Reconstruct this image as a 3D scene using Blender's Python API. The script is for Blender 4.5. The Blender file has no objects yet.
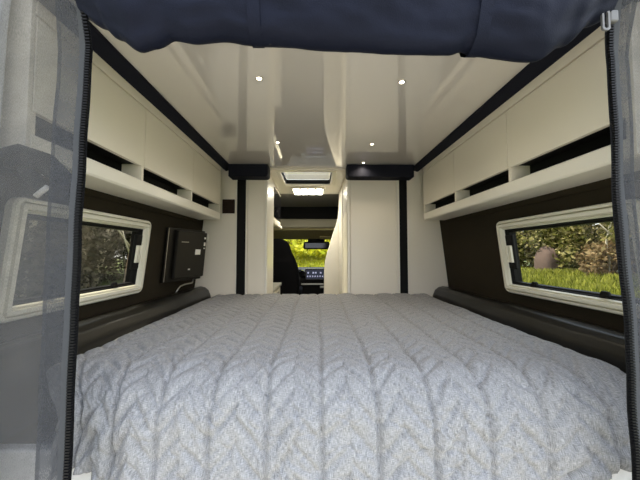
import bpy, bmesh, math, random
from mathutils import Vector, Matrix, noise
random.seed(7)
S = bpy.context.scene
COL = S.collection
PI = math.pi
CX = 0.045                      # centre line of the van; the camera stands a little left of it

# ------------------------------------------------------------------ materials
def mat(name):
    m = bpy.data.materials.new(name); m.use_nodes = True
    nt = m.node_tree; return m, nt, nt.nodes['Principled BSDF']

def plain(name, col, rough=.5, metal=0., coat=0., spec=.5, nz=0., nscale=60., bump=0., bscale=200., var=.12, cior=1.5):
    m, nt, b = mat(name)
    b.inputs['Base Color'].default_value = (*col, 1)
    b.inputs['Roughness'].default_value = rough
    b.inputs['Metallic'].default_value = metal
    b.inputs['Coat Weight'].default_value = coat; b.inputs['Coat IOR'].default_value = cior
    b.inputs['Coat Roughness'].default_value = .02
    b.inputs['Specular IOR Level'].default_value = spec
    tc = nt.nodes.new('ShaderNodeTexCoord')
    n = nt.nodes.new('ShaderNodeTexNoise'); n.inputs['Scale'].default_value = nscale
    n.inputs['Detail'].default_value = 4
    nt.links.new(tc.outputs['Object'], n.inputs['Vector'])
    r = nt.nodes.new('ShaderNodeMix'); r.data_type = 'RGBA'
    r.inputs[6].default_value = (*[c * (1 - var) for c in col], 1)
    r.inputs[7].default_value = (*[min(1, c * (1 + var)) for c in col], 1)
    nt.links.new(n.outputs['Fac'], r.inputs[0]); nt.links.new(r.outputs[2], b.inputs['Base Color'])
    if bump:
        n2 = nt.nodes.new('ShaderNodeTexNoise'); n2.inputs['Scale'].default_value = bscale
        n2.inputs['Detail'].default_value = 3
        nt.links.new(tc.outputs['Object'], n2.inputs['Vector'])
        bp = nt.nodes.new('ShaderNodeBump'); bp.inputs['Strength'].default_value = bump
        bp.inputs['Distance'].default_value = .002
        nt.links.new(n2.outputs['Fac'], bp.inputs['Height']); nt.links.new(bp.outputs[0], b.inputs['Normal'])
    return m

def emit(name, col, st):
    m = bpy.data.materials.new(name); m.use_nodes = True; nt = m.node_tree
    nt.nodes.remove(nt.nodes['Principled BSDF'])
    e = nt.nodes.new('ShaderNodeEmission'); e.inputs[0].default_value = (*col, 1); e.inputs[1].default_value = st
    nt.links.new(e.outputs[0], nt.nodes['Material Output'].inputs[0]); return m

def glass(name, tint, gloss=.08, rough=0.):
    m = bpy.data.materials.new(name); m.use_nodes = True; nt = m.node_tree
    nt.nodes.remove(nt.nodes['Principled BSDF'])
    t = nt.nodes.new('ShaderNodeBsdfTransparent'); t.inputs[0].default_value = (*tint, 1)
    g = nt.nodes.new('ShaderNodeBsdfGlossy'); g.inputs['Roughness'].default_value = rough
    x = nt.nodes.new('ShaderNodeMixShader'); x.inputs[0].default_value = gloss
    nt.links.new(t.outputs[0], x.inputs[1]); nt.links.new(g.outputs[0], x.inputs[2])
    nt.links.new(x.outputs[0], nt.nodes['Material Output'].inputs[0]); return m

def gauze(name, col, dens, weave=900.):
    """woven insect gauze: part thread, part hole"""
    m = bpy.data.materials.new(name); m.use_nodes = True; nt = m.node_tree
    nt.nodes.remove(nt.nodes['Principled BSDF'])
    tc = nt.nodes.new('ShaderNodeTexCoord')
    n = nt.nodes.new('ShaderNodeTexNoise'); n.inputs['Scale'].default_value = 14; n.inputs['Detail'].default_value = 6
    mp = nt.nodes.new('ShaderNodeMapping'); mp.inputs['Scale'].default_value = (900, 60, 240)
    w = nt.nodes.new('ShaderNodeTexNoise'); w.inputs['Scale'].default_value = 1.; w.inputs['Detail'].default_value = 2
    nt.links.new(tc.outputs['Object'], n.inputs['Vector'])
    nt.links.new(tc.outputs['Object'], mp.inputs['Vector']); nt.links.new(mp.outputs[0], w.inputs['Vector'])
    a = nt.nodes.new('ShaderNodeMath'); a.operation = 'ADD'
    nt.links.new(n.outputs['Fac'], a.inputs[0]); nt.links.new(w.outputs['Fac'], a.inputs[1])
    mr = nt.nodes.new('ShaderNodeMapRange'); mr.inputs[1].default_value = .6; mr.inputs[2].default_value = 1.4
    mr.inputs[3].default_value = max(0, dens - .14); mr.inputs[4].default_value = min(1, dens + .14)
    nt.links.new(a.outputs[0], mr.inputs[0])
    t = nt.nodes.new('ShaderNodeBsdfTransparent')
    d = nt.nodes.new('ShaderNodeBsdfDiffuse'); d.inputs[0].default_value = (*col, 1)
    tr = nt.nodes.new('ShaderNodeBsdfTranslucent'); tr.inputs[0].default_value = (*col, 1)
    dm = nt.nodes.new('ShaderNodeMixShader'); dm.inputs[0].default_value = .25
    nt.links.new(d.outputs[0], dm.inputs[1]); nt.links.new(tr.outputs[0], dm.inputs[2])
    x = nt.nodes.new('ShaderNodeMixShader')
    nt.links.new(mr.outputs[0], x.inputs[0]); nt.links.new(t.outputs[0], x.inputs[1]); nt.links.new(dm.outputs[0], x.inputs[2])
    nt.links.new(x.outputs[0], nt.nodes['Material Output'].inputs[0]); return m

def leaf_mat(name, stops, transl=.35):
    m = bpy.data.materials.new(name); m.use_nodes = True; nt = m.node_tree
    nt.nodes.remove(nt.nodes['Principled BSDF'])
    g = nt.nodes.new('ShaderNodeNewGeometry'); r = nt.nodes.new('ShaderNodeValToRGB')
    el = r.color_ramp.elements
    for i, c in enumerate(stops):
        e = el[i] if i < 2 else el.new(1)
        e.position = i / (len(stops) - 1); e.color = (*c, 1)
    nt.links.new(g.outputs['Random Per Island'], r.inputs[0])
    d = nt.nodes.new('ShaderNodeBsdfDiffuse'); t = nt.nodes.new('ShaderNodeBsdfTranslucent')
    x = nt.nodes.new('ShaderNodeMixShader'); x.inputs[0].default_value = transl
    nt.links.new(r.outputs[0], d.inputs[0]); nt.links.new(r.outputs[0], t.inputs[0])
    nt.links.new(d.outputs[0], x.inputs[1]); nt.links.new(t.outputs[0], x.inputs[2])
    nt.links.new(x.outputs[0], nt.nodes['Material Output'].inputs[0]); return m

def linen(name):
    """heathered grey linen: fine warp and weft slubs in the cloth's own UV"""
    m, nt, b = mat(name)
    uv = nt.nodes.new('ShaderNodeUVMap'); uv.uv_map = 'cloth'
    def nz(sx, sy, det=3):
        mp = nt.nodes.new('ShaderNodeMapping'); mp.inputs['Scale'].default_value = (sx, sy, 1)
        n = nt.nodes.new('ShaderNodeTexNoise'); n.inputs['Scale'].default_value = 1; n.inputs['Detail'].default_value = det
        nt.links.new(uv.outputs[0], mp.inputs[0]); nt.links.new(mp.outputs[0], n.inputs['Vector']); return n
    a, c = nz(900, 75, 1), nz(110, 1000, 1)
    s = nt.nodes.new('ShaderNodeMath'); s.operation = 'ADD'
    nt.links.new(a.outputs['Fac'], s.inputs[0]); nt.links.new(c.outputs['Fac'], s.inputs[1])
    mr = nt.nodes.new('ShaderNodeMapRange'); mr.inputs[1].default_value = .66; mr.inputs[2].default_value = 1.34
    nt.links.new(s.outputs[0], mr.inputs[0])
    mx = nt.nodes.new('ShaderNodeMix'); mx.data_type = 'RGBA'
    mx.inputs[6].default_value = (.135, .135, .14, 1); mx.inputs[7].default_value = (.42, .42, .42, 1)
    nt.links.new(mr.outputs[0], mx.inputs[0]); nt.links.new(mx.outputs[2], b.inputs['Base Color'])
    b.inputs['Roughness'].default_value = .9; b.inputs['Specular IOR Level'].default_value = .15
    b.inputs['Sheen Weight'].default_value = .15
    bp = nt.nodes.new('ShaderNodeBump'); bp.inputs['Strength'].default_value = .35; bp.inputs['Distance'].default_value = .001
    nt.links.new(s.outputs[0], bp.inputs['Height']); nt.links.new(bp.outputs[0], b.inputs['Normal'])
    return m

M = {}
M['cream'] = plain('cream laminate', (.81, .75, .63), .32, nscale=3, var=.03)
M['white'] = plain('white laminate', (.82, .78, .68), .3, nscale=3, var=.03)
M['ceiling'] = plain('glossy ceiling panel', (.64, .605, .55), .03, coat=1.0, spec=.9, cior=1.9, nscale=2, var=.03)
M['dark_trim'] = plain('dark navy trim', (.008, .009, .016), .7, nscale=40, bump=.2, spec=.15)
M['felt'] = plain('brown felt lining', (.030, .024, .015), .9, spec=.1, nscale=300, bump=.5, bscale=500)
M['leather'] = plain('dark leatherette', (.010, .0095, .008), .3, nscale=30, bump=.08, bscale=350, spec=.3)
M['black'] = plain('matt black plastic', (.006, .006, .006), .6, spec=.15)
M['gloss_black'] = plain('gloss black', (.006, .006, .007), .12)
M['rubber'] = plain('black rubber seal', (.006, .006, .006), .6, spec=.15)
M['frame'] = plain('ivory window frame', (.78, .75, .63), .35, nscale=4, var=.03)
M['brown'] = plain('dark brown plastic', (.022, .011, .006), .6, spec=.2)
M['metal'] = plain('brushed metal', (.40, .39, .37), .35, metal=1)
M['seat'] = plain('black seat fabric', (.005, .005, .006), .9, spec=.1, bump=.4)
M['dash'] = plain('black dashboard', (.008, .008, .008), .6, bump=.2, spec=.2)
M['headliner'] = plain('olive headliner', (.45, .39, .19), .8, spec=.2, nscale=80)
M['beige'] = plain('beige padded lining', (.50, .47, .36), .7, nscale=60, var=.06)
M['grey_gloss'] = plain('dark glossy cab ceiling', (.42, .42, .37), .16, coat=.5)
M['counter'] = plain('grey worktop', (.42, .41, .37), .3, nscale=150)
M['base_white'] = plain('white bed base', (.82, .82, .82), .4)
M['mattress'] = plain('white mattress ticking', (.7, .7, .7), .9, bump=.3)
M['floor'] = plain('vinyl floor', (.12, .10, .08), .4, nscale=12)
M['paint'] = plain('white van paint', (.75, .75, .74), .25)
M['slider'] = plain('grey zip slider', (.13, .13, .13), .5)
M['sticker'] = plain('white sticker', (.75, .73, .68), .6)
M['tv'] = plain('dark television casing', (.009, .008, .006), .4, spec=.25)
M['canopy'] = plain('dark navy tent fabric', (.006, .008, .019), .6, spec=.12, nscale=10, var=.2, bump=.4, bscale=450)
M['tape'] = plain('grey binding tape', (.06, .063, .068), .8, spec=.1, nscale=200, bump=.3)
M['zip'] = plain('black zip', (.006, .006, .007), .5, spec=.15)
M['gauze'] = gauze('grey insect gauze', (.115, .115, .116), .62)
M['gauze2'] = gauze('doubled grey gauze', (.075, .078, .085), .80)
M['linen'] = linen('grey heathered linen')
M['thread'] = plain('grey stitching', (.25, .25, .26), .8)
M['pane'] = glass('acrylic pane', (.70, .70, .63), .06)
M['pane_dark'] = glass('shade-tinted acrylic pane', (.50, .48, .40), .10)  # tint carries the shade seen through the left window; also dims the hatch
M['windscreen'] = glass('windscreen glass', (.95, .97, .92), .04)
M['led'] = emit('warm led', (1, .86, .62), 5)
M['led_cool'] = emit('white led panel', (1, .95, .82), 9)
M['screen'] = emit('lit display', (.25, .28, .40), .05)
M['icon'] = emit('display icons', (.55, .55, .75), .35)
M['bark'] = plain('grey brown bark', (.16, .12, .085), .9, nscale=20, bump=.6, bscale=40, var=.3)
M['pale_bark'] = plain('pale bark', (.55, .50, .42), .9, nscale=20, var=.2)
M['leaf'] = leaf_mat('sunny hedge leaves', [(.03, .04, .010), (.09, .10, .025), (.26, .25, .07), (.60, .52, .27), (.15, .16, .04)])
M['leaf_tan'] = leaf_mat('tan dry leaves', [(.09, .06, .03), (.24, .17, .09), (.42, .30, .17), (.30, .25, .12)])
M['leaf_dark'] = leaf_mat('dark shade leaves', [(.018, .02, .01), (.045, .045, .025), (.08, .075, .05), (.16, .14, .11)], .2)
M['leaf_yellow'] = leaf_mat('bright yellow green leaves', [(.40, .44, .03), (.72, .66, .05), (.80, .78, .16), (.50, .54, .04)], .4)
M['grass'] = leaf_mat('fresh grass', [(.12, .15, .015), (.27, .29, .04), (.42, .42, .09), (.20, .22, .03)], .4)
M['soil'] = plain('grassy ground', (.10, .13, .035), .95, nscale=6, var=.4)
M['gravel'] = plain('pale gravel', (.42, .39, .33), .95, nscale=40, var=.3)

# ------------------------------------------------------------------ mesh helpers
class MB:
    def __init__(s): s.v = []; s.f = []; s.uv = None
    def quadbox(s, p):
        """eight corners: bottom ring 0-3, top ring 4-7"""
        o = len(s.v); s.v += [tuple(q) for q in p]
        for q in ((3, 2, 1, 0), (4, 5, 6, 7), (0, 1, 5, 4), (1, 2, 6, 5), (2, 3, 7, 6), (3, 0, 4, 7)):
            s.f.append(tuple(o + i for i in q))
        return s
    def box(s, x0, x1, y0, y1, z0, z1):
        x0, x1 = min(x0, x1), max(x0, x1)
        return s.quadbox([(x0, y0, z0), (x1, y0, z0), (x1, y1, z0), (x0, y1, z0), (x0, y0, z1), (x1, y0, z1), (x1, y1, z1), (x0, y1, z1)])
    def grid(s, fn, nu, nv, closed_u=False):
        o = len(s.v); nn = nu if closed_u else nu + 1
        for j in range(nv + 1):
            for i in range(nn): s.v.append(tuple(fn(i / nu, j / nv)))
        for j in range(nv):
            for i in range(nu):
                a = o + j * nn + i; b = o + j * nn + (i + 1) % nn
                s.f.append((a, b, b + nn, a + nn))
        return s
    def prism(s, pts, ext):
        """closed outline pts (3d) pushed along ext"""
        o = len(s.v); n = len(pts); e = Vector(ext)
        s.v += [tuple(p) for p in pts] + [tuple(Vector(p) + e) for p in pts]
        s.f.append(tuple(o + i for i in range(n))[::-1]); s.f.append(tuple(o + n + i for i in range(n)))
        for i in range(n):
            j = (i + 1) % n; s.f.append((o + i, o + j, o + n + j, o + n + i))
        return s
    def tube(s, path, r, n=10, caps=True):
        path = [Vector(p) for p in path]; o = len(s.v)
        rr = r if isinstance(r, (list, tuple)) else [r] * len(path)
        for k, p in enumerate(path):
            t = (path[min(k + 1, len(path) - 1)] - path[max(k - 1, 0)]).normalized()
            a = t.cross(Vector((0, 0, 1)));  a = a if a.length > .05 else t.cross(Vector((1, 0, 0)))
            a.normalize(); b = t.cross(a)
            for i in range(n):
                q = 2 * PI * i / n; s.v.append(tuple(p + (a * math.cos(q) + b * math.sin(q)) * rr[k]))
        for k in range(len(path) - 1):
            for i in range(n):
                j = (i + 1) % n; s.f.append((o + k * n + i, o + k * n + j, o + (k + 1) * n + j, o + (k + 1) * n + i))
        if caps:
            s.f.append(tuple(o + i for i in range(n))[::-1]); s.f.append(tuple(o + (len(path) - 1) * n + i for i in range(n)))
        return s
    def ring(s, loops, closed=True):
        """bridge a list of equal-length closed loops"""
        o = len(s.v); n = len(loops[0])
        for l in loops: s.v += [tuple(p) for p in l]
        for k in range(len(loops) - 1):
            for i in range(n):
                j = (i + 1) % n; s.f.append((o + k * n + i, o + k * n + j, o + (k + 1) * n + j, o + (k + 1) * n + i))
        return s
    def obj(s, name, m, parent=None, bevel=0, smooth=False, seg=2, sub=0):
        me = bpy.data.meshes.new(name); me.from_pydata(s.v, [], s.f); me.update()
        bm = bmesh.new(); bm.from_mesh(me); bmesh.ops.recalc_face_normals(bm, faces=bm.faces); bm.to_mesh(me); bm.free()
        if smooth:
            for p in me.polygons: p.use_smooth = True
        me.materials.append(M[m] if isinstance(m, str) else m)
        o = bpy.data.objects.new(name, me); COL.objects.link(o)
        if parent:
            o.parent = parent
            # parts are written in world coordinates, so undo the parent's place
            o.matrix_parent_inverse = parent.matrix_basis.inverted()
        if bevel:
            b = o.modifiers.new('bevel', 'BEVEL'); b.width = bevel; b.segments = seg; b.limit_method = 'ANGLE'
            b.angle_limit = math.radians(40)
        if sub:
            b = o.modifiers.new('smooth', 'SUBSURF'); b.levels = sub; b.render_levels = sub
        return o

def tag(o, label=None, cat=None, group=None, kind=None):
    if label: o['label'] = label
    if cat: o['category'] = cat
    if group: o['group'] = group
    if kind: o['kind'] = kind
    return o
def thing(name, label, cat, loc=(0, 0, 0), group=None):
    o = bpy.data.objects.new(name, None); COL.objects.link(o); o.location = loc; o.empty_display_size = .05
    o.matrix_basis = Matrix.Translation(loc)
    return tag(o, label, cat, group)
def struct(o, label=None, cat=None): return tag(o, label, cat, kind='structure')
def box(*a): return MB().box(*a)

# ------------------------------------------------------------------ the shell
def wx(z):                       # half width of the leaning side wall at height z
    return .862 + (.23 - z) * .116 if z > -.45 else .862 + .68 * .116
def W(sg, y, z, n=0.): return (CX + sg * (wx(z) - n), y, z)      # a point on a side wall, n inwards
WY0, WY1, WZ0, WZ1 = .78, 1.425, -.190, .154                     # window outer frame
YE, YP = .64, 2.10                                               # body end, partition

def wall_piece(mb, sg, y0, y1, z0, z1, th=.03, n=0.):
    p = lambda y, z, k: W(sg, y, z, n - k)
    mb.quadbox([p(y0, z0, 0), p(y1, z0, 0), p(y1, z0, th), p(y0, z0, th), p(y0, z1, 0), p(y1, z1, 0), p(y1, z1, th), p(y0, z1, th)])

for sg, nm in ((-1, 'wall_left'), (1, 'wall_right')):
    h = .035; mb = MB()
    wall_piece(mb, sg, YE, WY0 + h, -.45, .66); wall_piece(mb, sg, WY1 - h, 2.12, -.45, .66)
    wall_piece(mb, sg, WY0 + h, WY1 - h, -.45, WZ0 + h); wall_piece(mb, sg, WY0 + h, WY1 - h, WZ1 - h, .66)
    wall_piece(mb, sg, YE, 5.2, -1.22, -.45); wall_piece(mb, sg, 2.12, 4.3, -.45, .70)
    struct(mb.obj(nm, 'felt'))
    # white painted outer skin
    mb = MB()
    a = dict(th=.02, n=-.05)
    h = -.02
    wall_piece(mb, sg, .645, WY0 + h, -.45, .72, **a); wall_piece(mb, sg, WY1 - h, 4.3, -.45, .72, **a)
    wall_piece(mb, sg, WY0 + h, WY1 - h, -.45, WZ0 + h, **a); wall_piece(mb, sg, WY0 + h, WY1 - h, WZ1 - h, .72, **a)
    wall_piece(mb, sg, .645, 5.2, -1.3, -.45, **a)
    struct(mb.obj('trim_3' if sg < 0 else 'trim_4', 'paint'))
    # cant trim under the lockers: a thin dark ledge where lining meets shelf
    mb = MB(); wall_piece(mb, sg, YE, 2.0, .205, .232, th=.014, n=.014)
    struct(mb.obj('trim_5' if sg < 0 else 'trim_6', 'felt', bevel=.004))

# ceiling over the bed and along the aisle, with the roof hatch opening
SK = (-.275, .13, 2.165, 2.585)
mb = box(CX - .68, CX + .68, YE, 2.135, .62, .65)
struct(mb.obj('ceiling', 'ceiling'))
mb = MB()
mb.box(-.9, SK[0], 2.135, 3.02, .62, .65).box(SK[1], .95, 2.135, 3.02, .62, .65)
mb.box(SK[0], SK[1], 2.135, SK[2] + .001, .62, .65).box(SK[0], SK[1], SK[3], 3.02, .62, .65)
struct(mb.obj('ceiling_aisle', 'white'))
mb = MB().box(-.77, .86, 3.02, 3.88, .62, .66)
struct(mb.obj('ceiling_cab', 'grey_gloss'))
mb = MB().box(-.93, 1.02, .62, SK[2], .70, .73).box(-.93, 1.02, SK[3], 4.3, .70, .73).box(-.93, SK[0], SK[2], SK[3], .70, .73).box(SK[1], 1.02, SK[2], SK[3], .70, .73)
struct(mb.obj('ceiling_roof', 'paint'))
struct(box(-.95, 1.04, .62, 5.2, -1.24, -1.2).obj('floor', 'floor'))
for sg, nm in ((-1, 'trim_1'), (1, 'trim_2')):
    # dark cove strip between ceiling and lockers
    x = lambda d: CX + sg * d
    mb = MB().prism([(x(.652), YE, .628), (x(.652), YE, .612), (x(.700), YE, .594), (x(.715), YE, .605), (x(.715), YE, .655), (x(.66), YE, .655)], (0, YP - YE, 0))
    struct(mb.obj(nm, 'dark_trim', bevel=.004))
# rear body frame round the door opening
mb = MB()
for sg in (-1, 1):
    x = lambda d: CX + sg * d
    mb.prism([(x(.775), .615, -1.25), (x(.95), .615, -1.25), (x(.90), .615, .73), (x(.72), .615, .73), (x(.735), .615, .5)], (0, .025, 0))
mb.box(CX - .74, CX + .74, .615, .64, .655, .73)
struct(mb.obj('trim_7', 'paint', bevel=.006))

# side windows
def rloop(w0, w1, z0, z1, r, inset, fn, n, seg=6):
    r2 = max(.004, r - inset); w0 += inset; w1 -= inset; z0 += inset; z1 -= inset; L = []
    for cx, cz, a0 in ((w1 - r2, z1 - r2, 0), (w0 + r2, z1 - r2, 90), (w0 + r2, z0 + r2, 180), (w1 - r2, z0 + r2, 270)):
        for k in range(seg + 1):
            a = math.radians(a0 + 90 * k / seg); L.append(fn(cx + r2 * math.cos(a), cz + r2 * math.sin(a), n))
    return L
for sg, nm, lab in ((1, 'window_1', 'right'), (-1, 'window_2', 'left')):
    fn = lambda y, z, n: W(sg, y, z, n)
    fw = .042
    prof = [(.0, -.03), (.0, .020), (.004, .026), (.012, .028), (.0135, .014), (.0175, .014), (.019, .031), (.031, .031), (.0325, .016), (.036, .016), (.038, .022), (fw, .014), (fw, -.03)]
    mb = MB().ring([rloop(WY0, WY1, WZ0, WZ1, .028, i, fn, n) for i, n in prof] + [rloop(WY0, WY1, WZ0, WZ1, .028, 0, fn, -.03)])
    root = struct(mb.obj(nm, 'frame'))
    mb = MB().ring([rloop(WY0, WY1, WZ0, WZ1, .05, fw + i, fn, n) for i, n in [(-.006, .010), (.003, .012), (.006, .006), (.012, .002), (.012, -.032), (-.006, -.032), (-.006, .010)]])
    mb.obj('seal', 'rubber', root)
    # pane: a thin slab
    lo = [rloop(WY0, WY1, WZ0, WZ1, .05, fw + .008, fn, n) for n in (-.012, -.016)]
    mb = MB(); o = len(mb.v); k = len(lo[0]); mb.v += [tuple(p) for p in lo[0]]; mb.f.append(tuple(range(k)))
    mb.obj('pane', 'pane' if sg > 0 else 'pane_dark', root)
    # side catch at the forward edge, two catches at the sill
    yb = WY1 - fw - .046
    c = MB(); c.quadbox([fn(yb, -.075, .0), fn(yb + .05, -.075, .0), fn(yb + .05, -.075, .014), fn(yb, -.075, .014), fn(yb, .085, .0), fn(yb + .05, .085, .0), fn(yb + .05, .085, .014), fn(yb, .085, .014)])
    la = c.obj('latch', 'black', root, bevel=.005)
    for k in (0, 1):
        yy = yb + .006 + .022 * k
        c = MB().quadbox([fn(yy, -.045, .012), fn(yy + .015, -.045, .012), fn(yy + .015, -.045, .024), fn(yy, -.045, .024), fn(yy, .035, .012), fn(yy + .015, .035, .012), fn(yy + .015, .035, .024), fn(yy, .035, .024)])
        c.obj('lever', 'frame', la, bevel=.003)
    for yy in (WY0 + .14, WY1 - .20):
        c = MB().quadbox([fn(yy, WZ0 + .045, .0), fn(yy + .036, WZ0 + .045, .0), fn(yy + .036, WZ0 + .045, .016), fn(yy, WZ0 + .045, .016), fn(yy + .006, WZ0 + .066, .0), fn(yy + .030, WZ0 + .066, .0), fn(yy + .030, WZ0 + .066, .012), fn(yy + .006, WZ0 + .066, .012)])
        c.obj('latch', 'black', root, bevel=.004)

# ------------------------------------------------------------------ overhead lockers
DY = [.67, 1.112, 1.552, 2.0]
FX = .705
for sg, lab in ((-1, 'left'), (1, 'right')):
    x = lambda d: CX + sg * d
    root = thing('overhead_cabinet', {'left': 'cream overhead locker row on the left wall above the folded television', 'right': 'cream overhead locker row on the right wall above the sunlit window'}[lab], 'cabinet', (x(.78), 1.33, .23), 'overhead lockers')
    body = MB()
    body.box(x(FX + .016), x(.83), DY[0], DY[-1], .345, .60)
    body.obj('body', 'cream', root)
    MB().prism([(x(FX), DY[0], .5645), (x(FX + .016), DY[0], .5645), (x(FX + .012), DY[0], .602), (x(FX - .002), DY[0], .602)], (0, DY[-1] - DY[0], 0)).obj('fascia', 'cream', root, bevel=.0015)
    for i in range(3):
        MB().box(x(FX), x(FX + .016), DY[i] + .0016, DY[i + 1] - .0016, .330, .5590).obj('door', 'cream', root, bevel=.0015)
        MB().box(x(FX + .003), x(FX + .085), DY[i + 1] - .014, DY[i + 1], .272, .346).obj('divider', 'cream', root, bevel=.001)
    MB().box(x(FX + .003), x(FX + .085), DY[0], DY[0] + .012, .272, .346).obj('divider', 'cream', root, bevel=.001)
    MB().box(x(FX + .078), x(FX + .088), DY[0] + .012, DY[-1] - .014, .272, .346).obj('pocket_lining', 'black', root)
    MB().box(x(FX + .006), x(FX + .078), DY[0] + .012, DY[-1] - .014, .338, .344).obj('pocket_lining', 'black', root)
    # end cheek facing the doors
    MB().box(x(FX + .001), x(.83), DY[0] - .012, DY[0], .231, .602).obj('end_panel', 'cream', root, bevel=.002)
    MB().prism([(x(FX), DY[0], .274), (x(FX), DY[0], .234), (x(FX + .006), DY[0], .228), (x(.855), DY[0], .228), (x(.855), DY[0], .272), (x(FX + .006), DY[0], .278)], (0, DY[-1] - DY[0], 0)).obj('shelf', 'white', root, bevel=.002)

# ------------------------------------------------------------------ partition cupboards
def tall(name, label, cat, loc): return thing(name, label, cat, loc)
r = tall('tall_cabinet', 'cream tall cupboard left of the aisle with a black upright strip', 'cupboard', (-.62, 2.3, -1.2))
box(-.76, -.36, 2.115, 2.40, -1.2, .615).obj('body', 'cream', r)
MB().prism([(-.582, YP, .615), (-.582, YP, -.75), (CX - wx(-.44) + .002, YP, -.75), (CX - wx(-.44) + .002, YP, -.44), (CX - wx(.615) + .002, YP, .615)], (0, .015, 0)).obj('side_panel', 'cream', r, bevel=.002)
box(-.582, -.574, YP - .004, 2.115, -.75, .60).obj('edge_strip', 'white', r, bevel=.001)
box(-.574, -.509, YP + .004, 2.115, -.75, .60).obj('channel', 'black', r)
box(-.509, -.497, YP - .004, 2.115, -.75, .60).obj('edge_strip', 'white', r, bevel=.001)
box(-.495, -.372, YP, 2.115, -.75, .60).obj('door', 'cream', r, bevel=.003)
box(-.372, -.352, YP - .006, 2.40, -.75, .60).obj('corner_post', 'white', r, bevel=.006, seg=3)
def pelmet(x0, x1, rnd, parent):
    z0, z1 = .531, .618; rr = .022; P = []
    def arc(cx, cz, a0, a1):
        for k in range(6):
            a = math.radians(a0 + (a1 - a0) * k / 5); P.append((cx + rr * math.cos(a), 1.995, cz + rr * math.sin(a)))
    if rnd[0]: arc(x0 + rr, z0 + rr, 180, 270)
    else: P.append((x0, 1.995, z0))
    if rnd[1]: arc(x1 - rr, z0 + rr, 270, 360)
    else: P.append((x1, 1.995, z0))
    P.append((x1, 1.995, z1)); P.append((x0, 1.995, z1))
    return MB().prism(P, (0, .105, 0)).obj('pelmet', 'dark_trim', parent, bevel=.003)
pelmet(-.608, -.335, (False, True), r)

r = tall('tall_cabinet', 'cream tall washroom cupboard right of the aisle with a black upright strip', 'cupboard', (.6, 2.3, -1.2))
box(.242, .85, 2.115, 2.985, -1.2, .615).obj('body', 'cream', r)
MB().prism([(.675, YP, .615), (.675, YP, -.75), (CX + wx(-.44) - .002, YP, -.75), (CX + wx(-.44) - .002, YP, -.44), (CX + wx(.615) - .002, YP, .615)], (0, .015, 0)).obj('side_panel', 'cream', r, bevel=.002)
box(.667, .675, YP - .004, 2.115, -.75, .60).obj('edge_strip', 'white', r, bevel=.001)
box(.608, .667, YP + .004, 2.115, -.75, .60).obj('channel', 'black', r)
for a in (.602, .590):
    box(a - .004, a + .006, YP - .004, 2.115, -.75, .60).obj('edge_strip', 'white', r, bevel=.001)
box(.250, .586, YP, 2.115, -.75, .60).obj('door', 'cream', r, bevel=.003)
box(.226, .248, YP - .008, 2.14, -.75, .600).obj('corner_post', 'white', r, bevel=.006, seg=3)
box(.236, .242, 2.14, 2.985, -.75, .615).obj('aisle_panel', 'white', r)
box(.226, .242, 2.50, 2.53, -.75, .615).obj('corner_post', 'white', r, bevel=.004)
pelmet(.216, .686, (True, False), r)

# socket and brown square vent on the left cupboard
r = thing('wall_socket', 'small white socket plate on the cream panel beside the television', 'socket', (-.80, YP, .105))
box(-.832, -.772, YP - .008, YP, .075, .135).obj('plate', 'white', r, bevel=.003)
box(-.828, -.806, YP - .022, YP - .008, .092, .116).obj('switch', 'black', r, bevel=.003)
MB().tube([(-.789, YP - .008, .104), (-.789, YP - .012, .104)], .013, 16).obj('outlet', 'frame', r)
r = thing('speaker_panel', 'dark brown square speaker panel high on the left cream partition', 'speaker', (-.632, YP, .335))
box(-.677, -.588, YP - .012, YP, .286, .388).obj('grille', 'brown', r, bevel=.004)
mb = MB()
for k in range(7): mb.box(-.668, -.597, YP - .0145, YP - .011, .296 + k * .0125, .302 + k * .0125)
mb.obj('louvre', 'brown', r)

# ------------------------------------------------------------------ television
r = thing('television', 'small dark television folded flat against the left wall', 'television', (-.79, 1.75, 0))
A = Vector((-.838, 1.60, 0)); B = Vector((-.752, 1.905, 0)); U = (B - A).normalized(); N = Vector((U.y, -U.x, 0))
def T(u, z, n):                   # screen frame: u along, z up, n out of the wall; leans with the wall
    p = A + U * u + N * (n - .028 + z * .10); return (p.x, p.y, z)
def tbox(u0, u1, z0, z1, n0, n1): return MB().quadbox([T(u0, z0, n0), T(u1, z0, n0), T(u1, z0, n1), T(u0, z0, n1), T(u0, z1, n0), T(u1, z1, n0), T(u1, z1, n1), T(u0, z1, n1)])
tbox(0, .317, -.165, .142, .030, .046).obj('housing', 'tv', r, bevel=.004)
bk = tbox(.055, .317, -.150, .130, .046, .066).obj('back_cover', 'tv', r, bevel=.008)
tbox(.215, .262, -.010, .022, .066, .0665).obj('label_plate', 'sticker', bk)
for z0, z1 in ((.088, .100), (.045, .068), (.026, .034)):
    tbox(.288, .304, z0, z1, .066, .0665).obj('label_plate', 'sticker', bk)
tbox(.090, .150, .062, .066, .066, .0666).obj('trim_line', 'metal', bk)
tbox(.165, .183, -.102, -.094, .066, .0666).obj('label_plate', 'sticker', bk)
tbox(.006, .010, -.160, .138, .046, .0468).obj('trim_line', 'metal', r)
tbox(.11, .19, -.05, .06, .014, .030).obj('wall_bracket', 'black', r, bevel=.004)
MB().tube([T(.29, .10, .03), T(.31, .135, .01), T(.335, .125, -.01), T(.36, .10, -.03)], .008).obj('arm', 'black', r, smooth=True)
MB().tube([T(.105, -.245, .045), T(.115, -.215, .05), T(.135, -.195, .05), T(.175, -.188, .05), T(.235, -.186, .05), T(.25, -.160, .045)], .0045).obj('handle', 'metal', r, smooth=True)

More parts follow.
